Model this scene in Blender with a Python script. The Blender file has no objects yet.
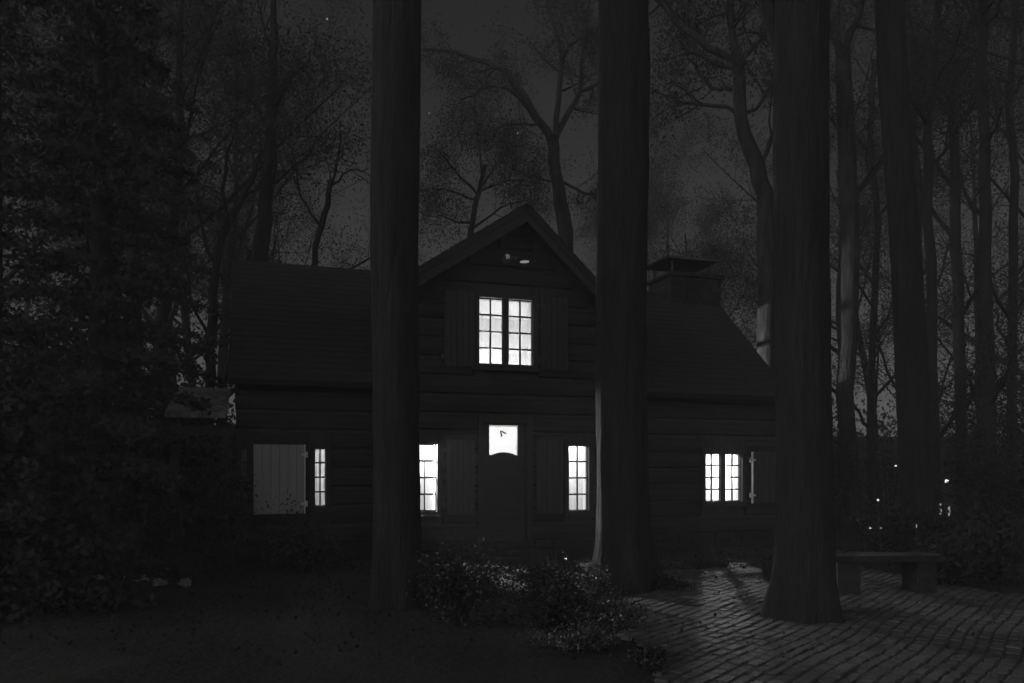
import bpy, math, random
import numpy as np
R = math.radians
rnd = random.Random(7)
sc = bpy.context.scene
COL = sc.collection

# ------------------------------------------------------------------ materials
def grey(v): return (v, v, v, 1)
MATS = {}
def mat(name, base, rough=.8, noise=0, nscale=(4, 4, 4), bump=0, bscale=(8, 8, 8), metal=0, spec=.4, lo=.6, hi=1.4, detail=5, dist=.03):
    if name in MATS: return MATS[name]
    m = bpy.data.materials.new(name); m.use_nodes = True
    nt = m.node_tree; N = nt.nodes; L = nt.links
    b = N['Principled BSDF']
    b.inputs['Base Color'].default_value = grey(base)
    b.inputs['Roughness'].default_value = rough
    b.inputs['Metallic'].default_value = metal
    b.inputs['Specular IOR Level'].default_value = spec
    tc = N.new('ShaderNodeTexCoord')
    def nz(scale):
        mp = N.new('ShaderNodeMapping'); mp.inputs['Scale'].default_value = scale
        L.new(tc.outputs['Object'], mp.inputs['Vector'])
        n = N.new('ShaderNodeTexNoise'); n.inputs['Scale'].default_value = 1; n.inputs['Detail'].default_value = detail
        n.inputs['Roughness'].default_value = .6
        L.new(mp.outputs['Vector'], n.inputs['Vector']); return n
    if noise:
        n = nz(nscale)
        mr = N.new('ShaderNodeMapRange'); mr.inputs['From Min'].default_value = .3; mr.inputs['From Max'].default_value = .7
        mr.inputs['To Min'].default_value = base*lo; mr.inputs['To Max'].default_value = base*hi
        L.new(n.outputs['Fac'], mr.inputs['Value'])
        cb = N.new('ShaderNodeCombineColor')
        for k in range(3): L.new(mr.outputs['Result'], cb.inputs[k])
        L.new(cb.outputs['Color'], b.inputs['Base Color'])
    if bump:
        n = nz(bscale)
        bp = N.new('ShaderNodeBump'); bp.inputs['Strength'].default_value = bump; bp.inputs['Distance'].default_value = dist
        L.new(n.outputs['Fac'], bp.inputs['Height']); L.new(bp.outputs['Normal'], b.inputs['Normal'])
    MATS[name] = m; return m

def emit(name, v, sc_=None):
    m = bpy.data.materials.new(name); m.use_nodes = True
    b = m.node_tree.nodes['Principled BSDF']
    b.inputs['Base Color'].default_value = grey(.5)
    b.inputs['Emission Color'].default_value = grey(1); b.inputs['Emission Strength'].default_value = v
    return m

BARK = mat('dark_bark', .021, .95, 1, (9, 9, 1.2), 1, (20, 20, 3.2), dist=.08)
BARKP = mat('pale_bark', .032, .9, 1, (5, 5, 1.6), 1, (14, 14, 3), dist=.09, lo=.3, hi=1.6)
BARKM = mat('mid_bark', .018, .9, 1, (6, 6, 1.4), .8, (18, 18, 2.5), dist=.05)
def leafmat(name, base, rough=.6, trans=.25, spec=.3, lo=.5):
    m = bpy.data.materials.new(name); m.use_nodes = True
    nt = m.node_tree; N = nt.nodes; L = nt.links
    b = N['Principled BSDF']; b.inputs['Roughness'].default_value = rough; b.inputs['Specular IOR Level'].default_value = spec
    g = N.new('ShaderNodeNewGeometry'); mr = N.new('ShaderNodeMapRange')
    mr.inputs['To Min'].default_value = base*lo; mr.inputs['To Max'].default_value = base*(2-lo)
    L.new(g.outputs['Random Per Island'], mr.inputs['Value'])
    cb = N.new('ShaderNodeCombineColor')
    for k in range(3): L.new(mr.outputs['Result'], cb.inputs[k])
    L.new(cb.outputs['Color'], b.inputs['Base Color'])
    t = N.new('ShaderNodeBsdfTranslucent'); L.new(cb.outputs['Color'], t.inputs['Color'])
    mx = N.new('ShaderNodeMixShader'); mx.inputs[0].default_value = trans
    L.new(b.outputs[0], mx.inputs[1]); L.new(t.outputs[0], mx.inputs[2])
    L.new(mx.outputs[0], N['Material Output'].inputs['Surface'])
    return m
LEAF = leafmat('tree_leaf', .038, .7, .2, .2, .7)
NEEDLE = leafmat('needle_leaf', .05, .85, .1, .1, .8)
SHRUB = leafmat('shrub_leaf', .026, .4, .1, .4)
LITWAXY = leafmat('lit_waxy_leaf', .075, .3, .1, .6, 0)  # lighter glossy copy of the shrub leaf, lamplight put into its colour
LITTER = leafmat('fallen_leaf', .028, .85, .1, .1, .7)

# ------------------------------------------------------------------ mesh builder
class MB:
    def __init__(s): s.v = []; s.f = []; s.m = []
    def face(s, pts, mi=0):
        i = len(s.v); s.v += [tuple(p) for p in pts]; s.f.append(tuple(range(i, i+len(pts)))); s.m.append(mi)
    def prism(s, poly, axis_from, axis_to, mi=0, ax=1):
        """poly of (u,z) extruded along v (ax=1), or (v,z) along u (ax=0), or (u,v) along z (ax=2)"""
        def P(a, b, t):
            return ((a, t, b), (t, a, b), (a, b, t))[{1: 0, 0: 1, 2: 2}[ax]]
        n = len(poly); i = len(s.v)
        for t in (axis_from, axis_to):
            for a, b in poly: s.v.append(P(a, b, t))
        s.f.append(tuple(range(i, i+n))); s.f.append(tuple(range(i+2*n-1, i+n-1, -1))); s.m += [mi, mi]
        for k in range(n):
            k2 = (k+1) % n
            s.f.append((i+k, i+n+k, i+n+k2, i+k2)); s.m.append(mi)
    def box(s, x0, x1, y0, y1, z0, z1, mi=0, ch=0):
        if ch:
            h = ch
            s.prism([(x0+h, z0), (x1-h, z0), (x1, z0+h), (x1, z1-h), (x1-h, z1), (x0+h, z1), (x0, z1-h), (x0, z0+h)], y0, y1, mi)
        else:
            s.prism([(x0, z0), (x1, z0), (x1, z1), (x0, z1)], y0, y1, mi)
    def tube(s, pts, rad, n=8, mi=0, jit=0, cap=True):
        pts = [np.array(p, float) for p in pts]; i0 = len(s.v)
        up = np.array([.3, .9, .1])
        for k, p in enumerate(pts):
            d = pts[min(k+1, len(pts)-1)] - pts[max(k-1, 0)]; d = d/(np.linalg.norm(d)+1e-9)
            a = np.cross(d, up); la = np.linalg.norm(a)
            if la < .1: a = np.cross(d, [1, 0, 0]); la = np.linalg.norm(a)
            a /= la; b = np.cross(d, a)
            for j in range(n):
                t = 2*math.pi*j/n; r = rad[k]*(1+(rnd.uniform(-jit, jit) if jit else 0))
                q = p + a*r*math.cos(t) + b*r*math.sin(t); s.v.append(tuple(q))
        for k in range(len(pts)-1):
            for j in range(n):
                j2 = (j+1) % n
                s.f.append((i0+k*n+j, i0+k*n+j2, i0+(k+1)*n+j2, i0+(k+1)*n+j)); s.m.append(mi)
        if cap:
            s.f.append(tuple(i0+j for j in range(n))); s.m.append(mi)
            e = i0+(len(pts)-1)*n; s.f.append(tuple(e+n-1-j for j in range(n))); s.m.append(mi)
    def leaves(s, P, size, mi=0, flat=0., aspect=.55):
        P = np.asarray(P, float); n = len(P)
        if n == 0: return
        g = np.random.default_rng(len(s.v)+n)
        a = g.normal(size=(n, 3)); a /= np.linalg.norm(a, axis=1)[:, None]
        c = g.normal(size=(n, 3)); c[:, 2] += flat*3
        b = np.cross(a, c); b /= (np.linalg.norm(b, axis=1)[:, None]+1e-9)
        sz = size*g.uniform(.6, 1.3, (n, 1))
        q = np.stack([P-a*sz*.5, P+b*sz*.5*aspect, P+a*sz*.5, P-b*sz*.5*aspect], 1).reshape(-1, 3)
        if not hasattr(s, 'lv'): s.lv = []
        s.lv.append((q, mi))
    def build(s, name, mats, parent=None, smooth=False):
        if not isinstance(mats, (list, tuple)): mats = [mats]
        me = bpy.data.meshes.new(name)
        me.from_pydata(s.v, [], s.f)
        if hasattr(s, 'lv'):
            V0 = np.array(s.v, float).reshape(-1, 3)
            Q = np.concatenate([q for q, _ in s.lv]); nq = len(Q)//4
            nv0, nf0 = len(V0), len(s.f); nl0 = len(me.loops)
            ls = [len(f) for f in s.f]
            me2 = bpy.data.meshes.new(name)
            me2.vertices.add(nv0+len(Q)); me2.vertices.foreach_set('co', np.concatenate([V0, Q]).ravel())
            li = np.concatenate([np.array([i for f in s.f for i in f], dtype=np.int32), np.arange(len(Q), dtype=np.int32)+nv0])
            me2.loops.add(len(li)); me2.loops.foreach_set('vertex_index', li)
            starts = np.concatenate([[0], np.cumsum(ls + [4]*nq)[:-1]]).astype(np.int32) if ls else (np.arange(nq)*4).astype(np.int32)
            me2.polygons.add(nf0+nq); me2.polygons.foreach_set('loop_start', starts)
            mi = np.concatenate([np.array(s.m, dtype=np.int32)] + [np.full(len(q)//4, k, dtype=np.int32) for q, k in s.lv])
            me2.polygons.foreach_set('material_index', mi)
            me2.update(calc_edges=True); me = me2
        else:
            me.polygons.foreach_set('material_index', s.m)
        for m in mats: me.materials.append(m)
        if smooth: me.polygons.foreach_set('use_smooth', [True]*len(me.polygons))
        me.update()
        o = bpy.data.objects.new(name, me); COL.objects.link(o)
        if parent: o.parent = parent
        return o
def tag(o, label=None, cat=None, group=None, kind=None):
    for k, v in (('label', label), ('category', cat), ('group', group), ('kind', kind)):
        if v: o[k] = v
    return o
def empty(name, loc, rz=0):
    o = bpy.data.objects.new(name, None); COL.objects.link(o); o.location = loc; o.rotation_euler = (0, 0, rz); return o
def copy_thing(root, loc, rz, scale=1):
    r = root.copy(); COL.objects.link(r); r.location = loc; r.rotation_euler = (0, 0, rz); r.scale = (scale,)*3
    for ch in list(root.children):
        c = ch.copy(); COL.objects.link(c); c.parent = r
    return r

# ------------------------------------------------------------------ camera
F = 800.; CX = 512.; HY = 470.; EYE = 1.6
def at(px, py, Y):
    """world point standing Y metres out that this viewpoint sees at px, py"""
    return np.array([(px-CX)/F*Y, Y, EYE-(py-HY)/F*Y])
cam = bpy.data.cameras.new('camera'); co = bpy.data.objects.new('camera', cam); COL.objects.link(co)
co.location = (0, 0, EYE); co.rotation_euler = (R(90), 0, 0)
cam.sensor_width = 36; cam.lens = 36*F/1024; cam.shift_y = (HY-341.5)/1024
cam.clip_end = 3000; cam.clip_start = .05
sc.camera = co

# ------------------------------------------------------------------ night sky and moon
MOON = np.array([-1., -.30, .44]); MOON /= np.linalg.norm(MOON)
w = bpy.data.worlds.new('World'); sc.world = w; w.use_nodes = True
N = w.node_tree.nodes; L = w.node_tree.links
bg = N['Background']
sky = N.new('ShaderNodeTexSky'); sky.sky_type = 'NISHITA'; sky.sun_disc = False
sky.sun_elevation = math.asin(MOON[2]); sky.sun_rotation = math.atan2(MOON[0], MOON[1])
bw = N.new('ShaderNodeRGBToBW'); L.new(sky.outputs['Color'], bw.inputs[0])
tc = N.new('ShaderNodeTexCoord'); sp = N.new('ShaderNodeSeparateXYZ'); L.new(tc.outputs['Generated'], sp.inputs[0])
mr = N.new('ShaderNodeMapRange'); mr.interpolation_type = 'SMOOTHSTEP'      # sky brightened behind the camera, fill added to lift the blacks
mr.inputs['From Min'].default_value = .25; mr.inputs['From Max'].default_value = -.6
mr.inputs['To Min'].default_value = 1; mr.inputs['To Max'].default_value = 15.5
L.new(sp.outputs['Y'], mr.inputs['Value'])
mu = N.new('ShaderNodeMath'); mu.operation = 'MULTIPLY'; L.new(bw.outputs[0], mu.inputs[0]); L.new(mr.outputs['Result'], mu.inputs[1])
# faint high cloud
cn = N.new('ShaderNodeTexNoise'); cn.inputs['Scale'].default_value = 2.5; cn.inputs['Detail'].default_value = 4
L.new(tc.outputs['Generated'], cn.inputs['Vector'])
cm = N.new('ShaderNodeMapRange'); cm.inputs['To Min'].default_value = .8; cm.inputs['To Max'].default_value = 1.2
L.new(cn.outputs['Fac'], cm.inputs['Value'])
mu2 = N.new('ShaderNodeMath'); mu2.operation = 'MULTIPLY'; L.new(mu.outputs[0], mu2.inputs[0]); L.new(cm.outputs['Result'], mu2.inputs[1])
gr_ = N.new('ShaderNodeMapRange'); gr_.inputs['From Min'].default_value = .12; gr_.inputs['From Max'].default_value = .6
gr_.inputs['To Min'].default_value = 1.45; gr_.inputs['To Max'].default_value = .55; L.new(sp.outputs['Z'], gr_.inputs['Value'])
mu3 = N.new('ShaderNodeMath'); mu3.operation = 'MULTIPLY'; L.new(mu2.outputs[0], mu3.inputs[0]); L.new(gr_.outputs['Result'], mu3.inputs[1])
cb = N.new('ShaderNodeCombineColor')
for k in range(3): L.new(mu3.outputs[0], cb.inputs[k])
L.new(cb.outputs['Color'], bg.inputs['Color'])
bg.inputs['Strength'].default_value = .0092
sun = bpy.data.lights.new('moon_light', 'SUN'); sun.energy = .15; sun.angle = R(.6)
so = bpy.data.objects.new('moon_light', sun); COL.objects.link(so)
from mathutils import Vector
so.rotation_euler = Vector(MOON).to_track_quat('Z', 'Y').to_euler()

# stars
SM = emit('star_glow', 1.0)
for px, py, r_, lb in ((327, 19, .95, 'brightest star in the sky, at the upper left above the woods'),
                       (880, 232, 1.0, 'bright star seen between the leaning trunk and the pale patched trunk'),
                       (518, 133, .55, 'faint star above the gable, in the fork of the bare limbs'),
                       (345, 19, .4, 'faint star just right of the brightest star'),
                       (429, 113, .4, 'faint star close to the right edge of the leftmost big trunk'),
                       (549, 21, .4, 'faint star near the top of the forked tree behind the gable'),
                       (364, 89, .35, 'faint star close to the left edge of the leftmost big trunk')):
    p = at(px, py, 900)
    m = MB(); n = 8; rr = r_
    for k in range(1): m.tube([(0, 0, -rr), (0, 0, -rr*.5), (0, 0, rr*.5), (0, 0, rr)], [rr*.1, rr*.9, rr*.9, rr*.1], 8)
    o = m.build('star', SM); o.location = p; tag(o, lb, 'star', 'stars')

# ------------------------------------------------------------------ ground
def gz(x, y):
    return .05*math.sin(x*.7+1)*math.cos(y*.5) + .04*math.sin(x*1.9+y*1.3)
GR = mat('forest_floor', .026, .95, 1, (.8, .8, .8), 1, (9, 9, 9), dist=.05)
xs = sorted(set([-900, -400, -150, -80, -50, -35, -25] + [x*.5 for x in range(-40, 41)] + [25, 35, 50, 80, 150, 400, 900]))
ys = sorted(set([-900, -300, -80, -30, -12] + [y*.5 for y in range(-10, 61)] + [35, 45, 60, 90, 150, 400, 1200]))
def flatzone(x, y):   # level ground under the paving and the house
    d = max(abs(x-4.5)-5.5, abs(y-8)-7, 0); h = max(abs(x-.5)-7.5, abs(y-16)-6, 0)
    return min(1, min(d, h)/1.5)
m = MB(); nx = len(xs)
for y in ys:
    for x in xs:
        m.v.append((x, y, (gz(x, y)*flatzone(x, y) if abs(x) < 30 and y < 40 else 0) - .02))
for j in range(len(ys)-1):
    for i in range(nx-1):
        m.f.append((j*nx+i, j*nx+i+1, (j+1)*nx+i+1, (j+1)*nx+i)); m.m.append(0)
tag(m.build('ground', GR, smooth=True), kind='structure')

# fallen leaves
g = np.random.default_rng(3)
P = []
for _ in range(20000):
    x = g.uniform(-12, 10); y = 6.5+g.random()**.8*10
    P.append((x, y, gz(x, y)*flatzone(x, y)+g.uniform(.0, .03)))
for _ in range(130):
    P.append((g.uniform(1.2, 7), g.uniform(5, 12.8), .055))
m = MB(); m.leaves(P, .05, flat=2.5, aspect=.7)
tag(m.build('leaf_litter', LITTER), kind='stuff')

# paving of worn setts, each a bevelled block in one sheet
STONE = mat('paving_stone', .075, .75, 1, (1.6, 1.6, 1.6), 1, (22, 22, 22), dist=.015, lo=.6, hi=1.5)
JOINT = mat('paving_joint', .032, .95, 1, (6, 6, 6))
from mathutils.geometry import intersect_point_line
poly = [(1.15, 4.2), (1.2, 7.2), (.9, 8.4), (1.25, 9.6), (2.0, 10.6), (2.35, 12.6), (5.6, 13.0), (6.2, 10.2), (8.5, 8.6), (10, 7.5), (10, 4.2)]
def inside(x, y):
    c = False; n = len(poly)
    for i in range(n):
        x1, y1 = poly[i]; x2, y2 = poly[(i+1) % n]
        if (y1 > y) != (y2 > y) and x < (x2-x1)*(y-y1)/(y2-y1)+x1: c = not c
    return c
m = MB()
m.face([(x, y, .029) for x, y in poly], 1)
ang = R(52); ca, sa = math.cos(ang), math.sin(ang)
row = 0; b_ = -14.
while b_ < 16:
    h = rnd.uniform(.10, .14); a_ = -14+rnd.uniform(0, .3)
    while a_ < 18:
        ww = rnd.uniform(.15, .27); q = .008
        cx_, cy_ = a_+ww/2, b_+h/2
        wob = .03*math.sin(cx_*1.1)+.02*math.sin(cx_*2.7+1)
        X, Y_ = cx_*ca-(cy_+wob)*sa+4, cx_*sa+(cy_+wob)*ca+8
        if inside(X, Y_):
            z1 = .036+rnd.uniform(-.005, .006); tl = (rnd.uniform(-.0035, .0035), rnd.uniform(-.0035, .0035))
            ro = rnd.uniform(-.05, .05); i = len(m.v)
            for (ins, z, lo) in ((0, .0, 1), (.003, z1-.007, 0), (.013, z1, 0)):
                for sx, sy in ((-1, -1), (1, -1), (1, 1), (-1, 1)):
                    dx = sx*(ww/2-q-ins)+rnd.uniform(-.006, .006); dy = sy*(h/2-q-ins)+rnd.uniform(-.006, .006)
                    dx, dy = dx-dy*ro, dy+dx*ro
                    A, B = cx_+dx, cy_+dy+wob
                    m.v.append((A*ca-B*sa+4, A*sa+B*ca+8, z+(sx*tl[0]+sy*tl[1] if not lo else 0)))
            for lv in (0, 4):
                for k in range(4):
                    k2 = (k+1) % 4; m.f.append((i+lv+k, i+lv+k2, i+lv+4+k2, i+lv+4+k)); m.m.append(0)
            m.f.append((i+8, i+9, i+10, i+11)); m.m.append(0)
        a_ += ww
    b_ += h; row += 1
tag(m.build('path', [STONE, JOINT]), kind='structure')

# ------------------------------------------------------------------ the log house
HA = R(18)
house = empty('log_house', (.15, 14.8, 0), HA)
tag(house, 'dark log house with a tall centre gable and lit small-paned windows', 'house')
LOG = mat('dark_log', .022, .9, 1, (2, 6, 6), .4, (3, 20, 30), dist=.02)
CHINK = mat('pale_chinking', .036, .95, 1, (3, 3, 3), lo=.5, hi=1.4)
ROOF = mat('roof_shingle', .022, .95, 1, (3, 3, 3), lo=.7, hi=1.3)
CASE = mat('dark_casing', .025, .8)
MUNT = mat('dark_muntin', .03, .7)
PLANK = mat('shutter_board', .036, .85, 1, (14, 2, 1.2), .5, (30, 4, 3), dist=.01, lo=.75, hi=1.25)
WHITE = mat('white_shutter_paint', .25, .7, 1, (5, 2, 1), .15, (20, 4, 3), dist=.008, lo=.85, hi=1.1)
IRON = mat('pale_hinge_metal', .55, .45)
STN = mat('rough_stone', .02, .9, 1, (4, 4, 4), 1, (9, 9, 9), dist=.05)
METAL = mat('dark_metal', .05, .5, metal=.6)
ROOM = mat('room_plaster', .12, .9)
GLASS = bpy.data.materials.new('window_glass'); GLASS.use_nodes = True
N = GLASS.node_tree.nodes; L = GLASS.node_tree.links; N.remove(N['Principled BSDF'])
t = N.new('ShaderNodeBsdfTransparent'); gl = N.new('ShaderNodeBsdfGlossy'); gl.inputs['Roughness'].default_value = .03
mx = N.new('ShaderNodeMixShader'); mx.inputs[0].default_value = .05
L.new(t.outputs[0], mx.inputs[1]); L.new(gl.outputs[0], mx.inputs[2]); L.new(mx.outputs[0], N['Material Output'].inputs['Surface'])
def curtain_mat(name, sheer, col=.8, stripes=40):
    m = bpy.data.materials.new(name); m.use_nodes = True
    N = m.node_tree.nodes; L = m.node_tree.links; N.remove(N['Principled BSDF'])
    t = N.new('ShaderNodeBsdfTransparent'); tr = N.new('ShaderNodeBsdfTranslucent')
    tc = N.new('ShaderNodeTexCoord'); mp = N.new('ShaderNodeMapping'); mp.inputs['Scale'].default_value = (stripes, 1, 2.0)
    n = N.new('ShaderNodeTexNoise'); n.inputs['Scale'].default_value = 1; n.inputs['Detail'].default_value = 3
    L.new(tc.outputs['Object'], mp.inputs[0]); L.new(mp.outputs[0], n.inputs['Vector'])
    mr = N.new('ShaderNodeMapRange'); mr.inputs['From Min'].default_value = .3; mr.inputs['From Max'].default_value = .7
    mr.inputs['To Min'].default_value = col*.62; mr.inputs['To Max'].default_value = min(1, col*1.2); L.new(n.outputs['Fac'], mr.inputs['Value'])
    cb = N.new('ShaderNodeCombineColor')
    for k in range(3): L.new(mr.outputs['Result'], cb.inputs[k])
    L.new(cb.outputs['Color'], tr.inputs['Color'])
    mx = N.new('ShaderNodeMixShader'); mx.inputs[0].default_value = 1-sheer
    L.new(t.outputs[0], mx.inputs[1]); L.new(tr.outputs[0], mx.inputs[2]); L.new(mx.outputs[0], N['Material Output'].inputs['Surface'])
    return m
CURT = curtain_mat('sheer_curtain', .80, .85)
CURT2 = curtain_mat('thin_curtain', .84, .55)

# openings: (u0,u1,z0,z1)
V0, V1 = 0., .6                      # front of the gabled block, front of the long body
GL, GRt = -2.4, 2.0                  # the gabled block
PK, SL, SR = 6.41, .66, .93          # its peak and the two slopes
def gtop(u): return PK-.14 - (SL*-u if u < 0 else SR*u)
RZ, RV, RS = 5.88, 3.2, .9           # ridge of the long body
HL, HR = -4.98, 5.98
EZ = RZ - RS*(RV-.15)                # eave

def wall(name, us, top, ops, z0, v0, th, mt):
    m = MB()
    eu = sorted(set(us + [o[0] for o in ops] + [o[1] for o in ops]))
    for a, b in zip(eu, eu[1:]):
        hs = sorted([(o[2], o[3]) for o in ops if o[0] <= a+1e-6 and o[1] >= b-1e-6])
        z = z0
        for h0, h1 in hs:
            m.prism([(a, z), (b, z), (b, h0), (a, h0)], v0, v0+th); z = h1
        m.prism([(a, z), (b, z), (b, top(b)), (a, top(a))], v0, v0+th)
    # rounded log courses standing proud of the chinking
    zc = z0+.02; pitch = .335
    while zc < 7:
        zt = zc+.28
        lo = [a+(b-a)*k/40 for a, b in [(us[0], us[-1])] for k in range(41)]
        ok = [u for u in lo if top(u) > zt+.02]
        if len(ok) < 2: break
        ranges = [(ok[0], ok[-1])]
        for o in ops:
            if o[2]-.08 < zt and o[3]+.08 > zc:
                nr = []
                for a, b in ranges:
                    if o[1]+.1 <= a or o[0]-.1 >= b: nr.append((a, b)); continue
                    if o[0]-.1-a > .05: nr.append((a, o[0]-.1))
                    if b-o[1]-.1 > .05: nr.append((o[1]+.1, b))
                ranges = nr
        for a, b in ranges:
            zj = rnd.uniform(-.012, .012)
            pr = [(v0+.001, zc+zj), (v0-.045, zc+.03+zj), (v0-.07, zc+.14+zj), (v0-.045, zt-.03+zj), (v0+.001, zt+zj)]
            m.prism(pr, a, b, 1, ax=0)
        zc += pitch
    return m.build(name, mt, house)

# window openings
W = {}
W['up'] = (-.80, .245, 3.53, 4.74)
W['lo_l'] = (-2.0, -1.58, .87, 2.06)
W['lo_r'] = (.95, 1.36, .83, 2.07)
W['door'] = (-.72, .12, .30, 2.46)
ops_c = list(W.values())
wall('log_wall', [GL, 0, GRt], gtop, ops_c, .28, V0, .22, [CHINK, LOG])

def etop(u): return EZ+.25
W2 = [(-3.66, -3.46, .95, 1.99), (-4.90, -4.79, .95, 1.99)]
WR = (4.25, 5.14, .94, 1.95)
wall('log_wall', [HL, GL], etop, W2, .28, V1, .22, [CHINK, LOG])
wall('log_wall', [GRt, HR], etop, [WR], .28, V1, .22, [CHINK, LOG])
# side, gable-end and back walls
m = MB()
bk = 2*RV-V1
def st(v): return RZ-.2-RS*abs(v-RV)
u = HR-.2
m.prism([(V1+.22, .28), (RV, .28), (RV, st(RV)), (V1+.22, EZ+.2)], u, u+.2, 0, ax=0)
m.prism([(RV, .28), (4.0, .28), (4.0, st(4.0)), (RV, st(RV))], u, u+.2, 0, ax=0)
m.prism([(4.0, .28), (4.6, .28), (4.6, 3.5), (4.0, 3.5)], u, u+.2, 0, ax=0)
m.prism([(4.0, 4.3), (4.6, 4.3), (4.6, st(4.6)), (4.0, st(4.0))], u, u+.2, 0, ax=0)
m.prism([(4.6, .28), (bk, .28), (bk, EZ+.2), (4.6, st(4.6))], u, u+.2, 0, ax=0)
for u in (HL,):
    m.prism([(V1+.22, .28), (bk, .28), (bk, EZ+.2), (RV, RZ-.2), (V1+.22, EZ+.2)], u, u+.2, 0, ax=0)
m.box(HL+.2, HR-.2, bk-.2, bk, .28, EZ+.2)
for u in (GL, GRt-.2): m.box(u, u+.2, .22, V1, .28, gtop(u)-.15)
m.build('side_wall', [LOG], house)
# rubble foundation and the flagged doorstep
m = MB()
def found(u0, u1, v):
    u = u0; m = MB()
    while u < u1-.02:
        wd = min(rnd.uniform(.25, .6), u1-u)
        m.box(u+.006, u+wd-.006, v-rnd.uniform(.03, .07), v+.25, -.1, .14+rnd.uniform(-.015, .015), 0, .02)
        m.box(u+.006, u+wd-.006, v-rnd.uniform(.02, .06), v+.25, .155, .275, 0, .02); u += wd
    m.build('foundation', STN, house)
found(HL, GL, V1); found(GL, GRt, V0); found(GRt, HR, V1)
m = MB(); m.box(-.95, .35, -.5, -.075, -.02, .15, 0, .03); m.box(-.85, .25, -.95, -.505, -.02, .075, 0, .02)
m.build('door_step', STN, house)

# roofs: slabs with shingle courses
def slab(mb, a, b, c, d, th, courses=0):
    """a-b eave edge, d-c ridge edge; shingle courses lie as thin steps"""
    a, b, c, d = [np.array(p, float) for p in (a, b, c, d)]
    nrm = np.cross(b-a, d-a); nrm /= np.linalg.norm(nrm)
    if nrm[2] < 0: nrm = -nrm
    lo = [p-nrm*th for p in (a, b, c, d)]
    i = len(mb.v); mb.v += [tuple(p) for p in (a, b, c, d)] + [tuple(p) for p in lo]
    for f in ((0, 1, 2, 3), (7, 6, 5, 4), (0, 4, 5, 1), (1, 5, 6, 2), (2, 6, 7, 3), (3, 7, 4, 0)):
        mb.f.append(tuple(i+k for k in f)); mb.m.append(0)
    for k in range(courses):
        t0 = k/courses; t1 = (k+1.05)/courses if k < courses-1 else 1
        p = [a+(d-a)*t0, b+(c-b)*t0, b+(c-b)*t1, a+(d-a)*t1]
        q = [p[0]+nrm*.014, p[1]+nrm*.014, p[2]+nrm*.004, p[3]+nrm*.004]
        i = len(mb.v); mb.v += [tuple(x) for x in q] + [tuple(p[0]+nrm*.002), tuple(p[1]+nrm*.002)]
        mb.f.append((i, i+1, i+2, i+3)); mb.m.append(0); mb.f.append((i+4, i+5, i+1, i)); mb.m.append(0)
m = MB()
ul, ur = HL-.12, HR+.12
def vl(v): return -2.52 if v < 2.0 else -2.52+(v-2.0)/(RV-2.0)*1.67
def vr(v): return 2.25 if v < 1.5 else 2.25-(v-1.5)/(RV-1.5)*1.65
nc = 22
for k in range(nc):
    va, vb = .15+(RV-.15)*k/nc, .15+(RV-.15)*(k+1)/nc; za, zb = RZ-RS*(RV-va), RZ-RS*(RV-vb)
    slab(m, (ul, va, za+.008), (vl(va), va, za+.008), (vl(vb), vb, zb), (ul, vb, zb), .12)
    slab(m, (vr(va), va, za+.008), (ur, va, za+.008), (ur, vb, zb), (vr(vb), vb, zb), .12)
slab(m, (ur, 2*RV-.15, EZ), (ul, 2*RV-.15, EZ), (ul, RV+.001, RZ), (ur, RV+.001, RZ), .13, 20)
ge = GL-.12; gr = GRt+.25
slab(m, (ge, 3.6, PK+SL*ge), (ge, -.42, PK+SL*ge), (0, -.42, PK), (0, 3.6, PK), .12, 16)
slab(m, (gr, -.42, PK-SR*gr), (gr, 3.6, PK-SR*gr), (.001, 3.6, PK), (.001, -.42, PK), .12, 16)
roof = m.build('roof', ROOF, house)
m = MB()   # barge boards
for a, b in (((ge, PK+SL*ge), (0, PK)), ((0, PK), (gr, PK-SR*gr))):
    m.prism([(a[0], a[1]-.14), (b[0], b[1]-.14), (b[0], b[1]-.33), (a[0], a[1]-.33)], -.40, -.36)
m.build('barge_board', CASE, roof)
# chimney
m = MB(); z = 4.6
while z < 6.05:
    u = 4.75 if int(z*10) % 2 else 4.72
    while u < 6.05:
        wd = min(rnd.uniform(.25, .5), 6.1-u)
        m.box(u+.008, u+wd-.008, 2.85-rnd.uniform(0, .02), 3.9, z+.008, z+.17, 0, .02); u += wd
    z += .18
m.box(4.74, 6.08, 2.87, 3.88, 4.2, z-.01, 1)
m.box(4.66, 6.16, 2.78, 3.98, z, z+.09, 0, .02)
ch = m.build('chimney', [STN, CHINK], roof)
m = MB(); z += .09
u0, u1, v0_, v1_ = 4.58, 5.98, 2.75, 4.0
for u in (4.8, 5.85):
    for v in (2.95, 3.8): m.box(u, u+.05, v, v+.05, z, z+.30, 1)
zc = z+.30
m.v += [(u0, v0_, zc), (u1, v0_, zc), (u1, v1_, zc), (u0, v1_, zc), (u0, v0_, zc+.05), (u1, v0_, zc+.05), (u1, v1_, zc+.05), (u0, v1_, zc+.05), (5.0, 3.38, zc+.25), (5.5, 3.38, zc+.25)] if not m.v else []
i = len(m.v)
m.v += [(u0, v0_, zc), (u1, v0_, zc), (u1, v1_, zc), (u0, v1_, zc), (u0, v0_, zc+.05), (u1, v0_, zc+.05), (u1, v1_, zc+.05), (u0, v1_, zc+.05), (5.0, 3.38, zc+.25), (5.5, 3.38, zc+.25)]
for f in ((3, 2, 1, 0), (0, 1, 5, 4), (1, 2, 6, 5), (2, 3, 7, 6), (3, 0, 4, 7), (4, 5, 9, 8), (5, 6, 9), (6, 7, 8, 9), (7, 4, 8)):
    m.f.append(tuple(i+k for k in f)); m.m.append(0)
m.build('chimney_cap', [METAL, METAL], roof)

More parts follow.
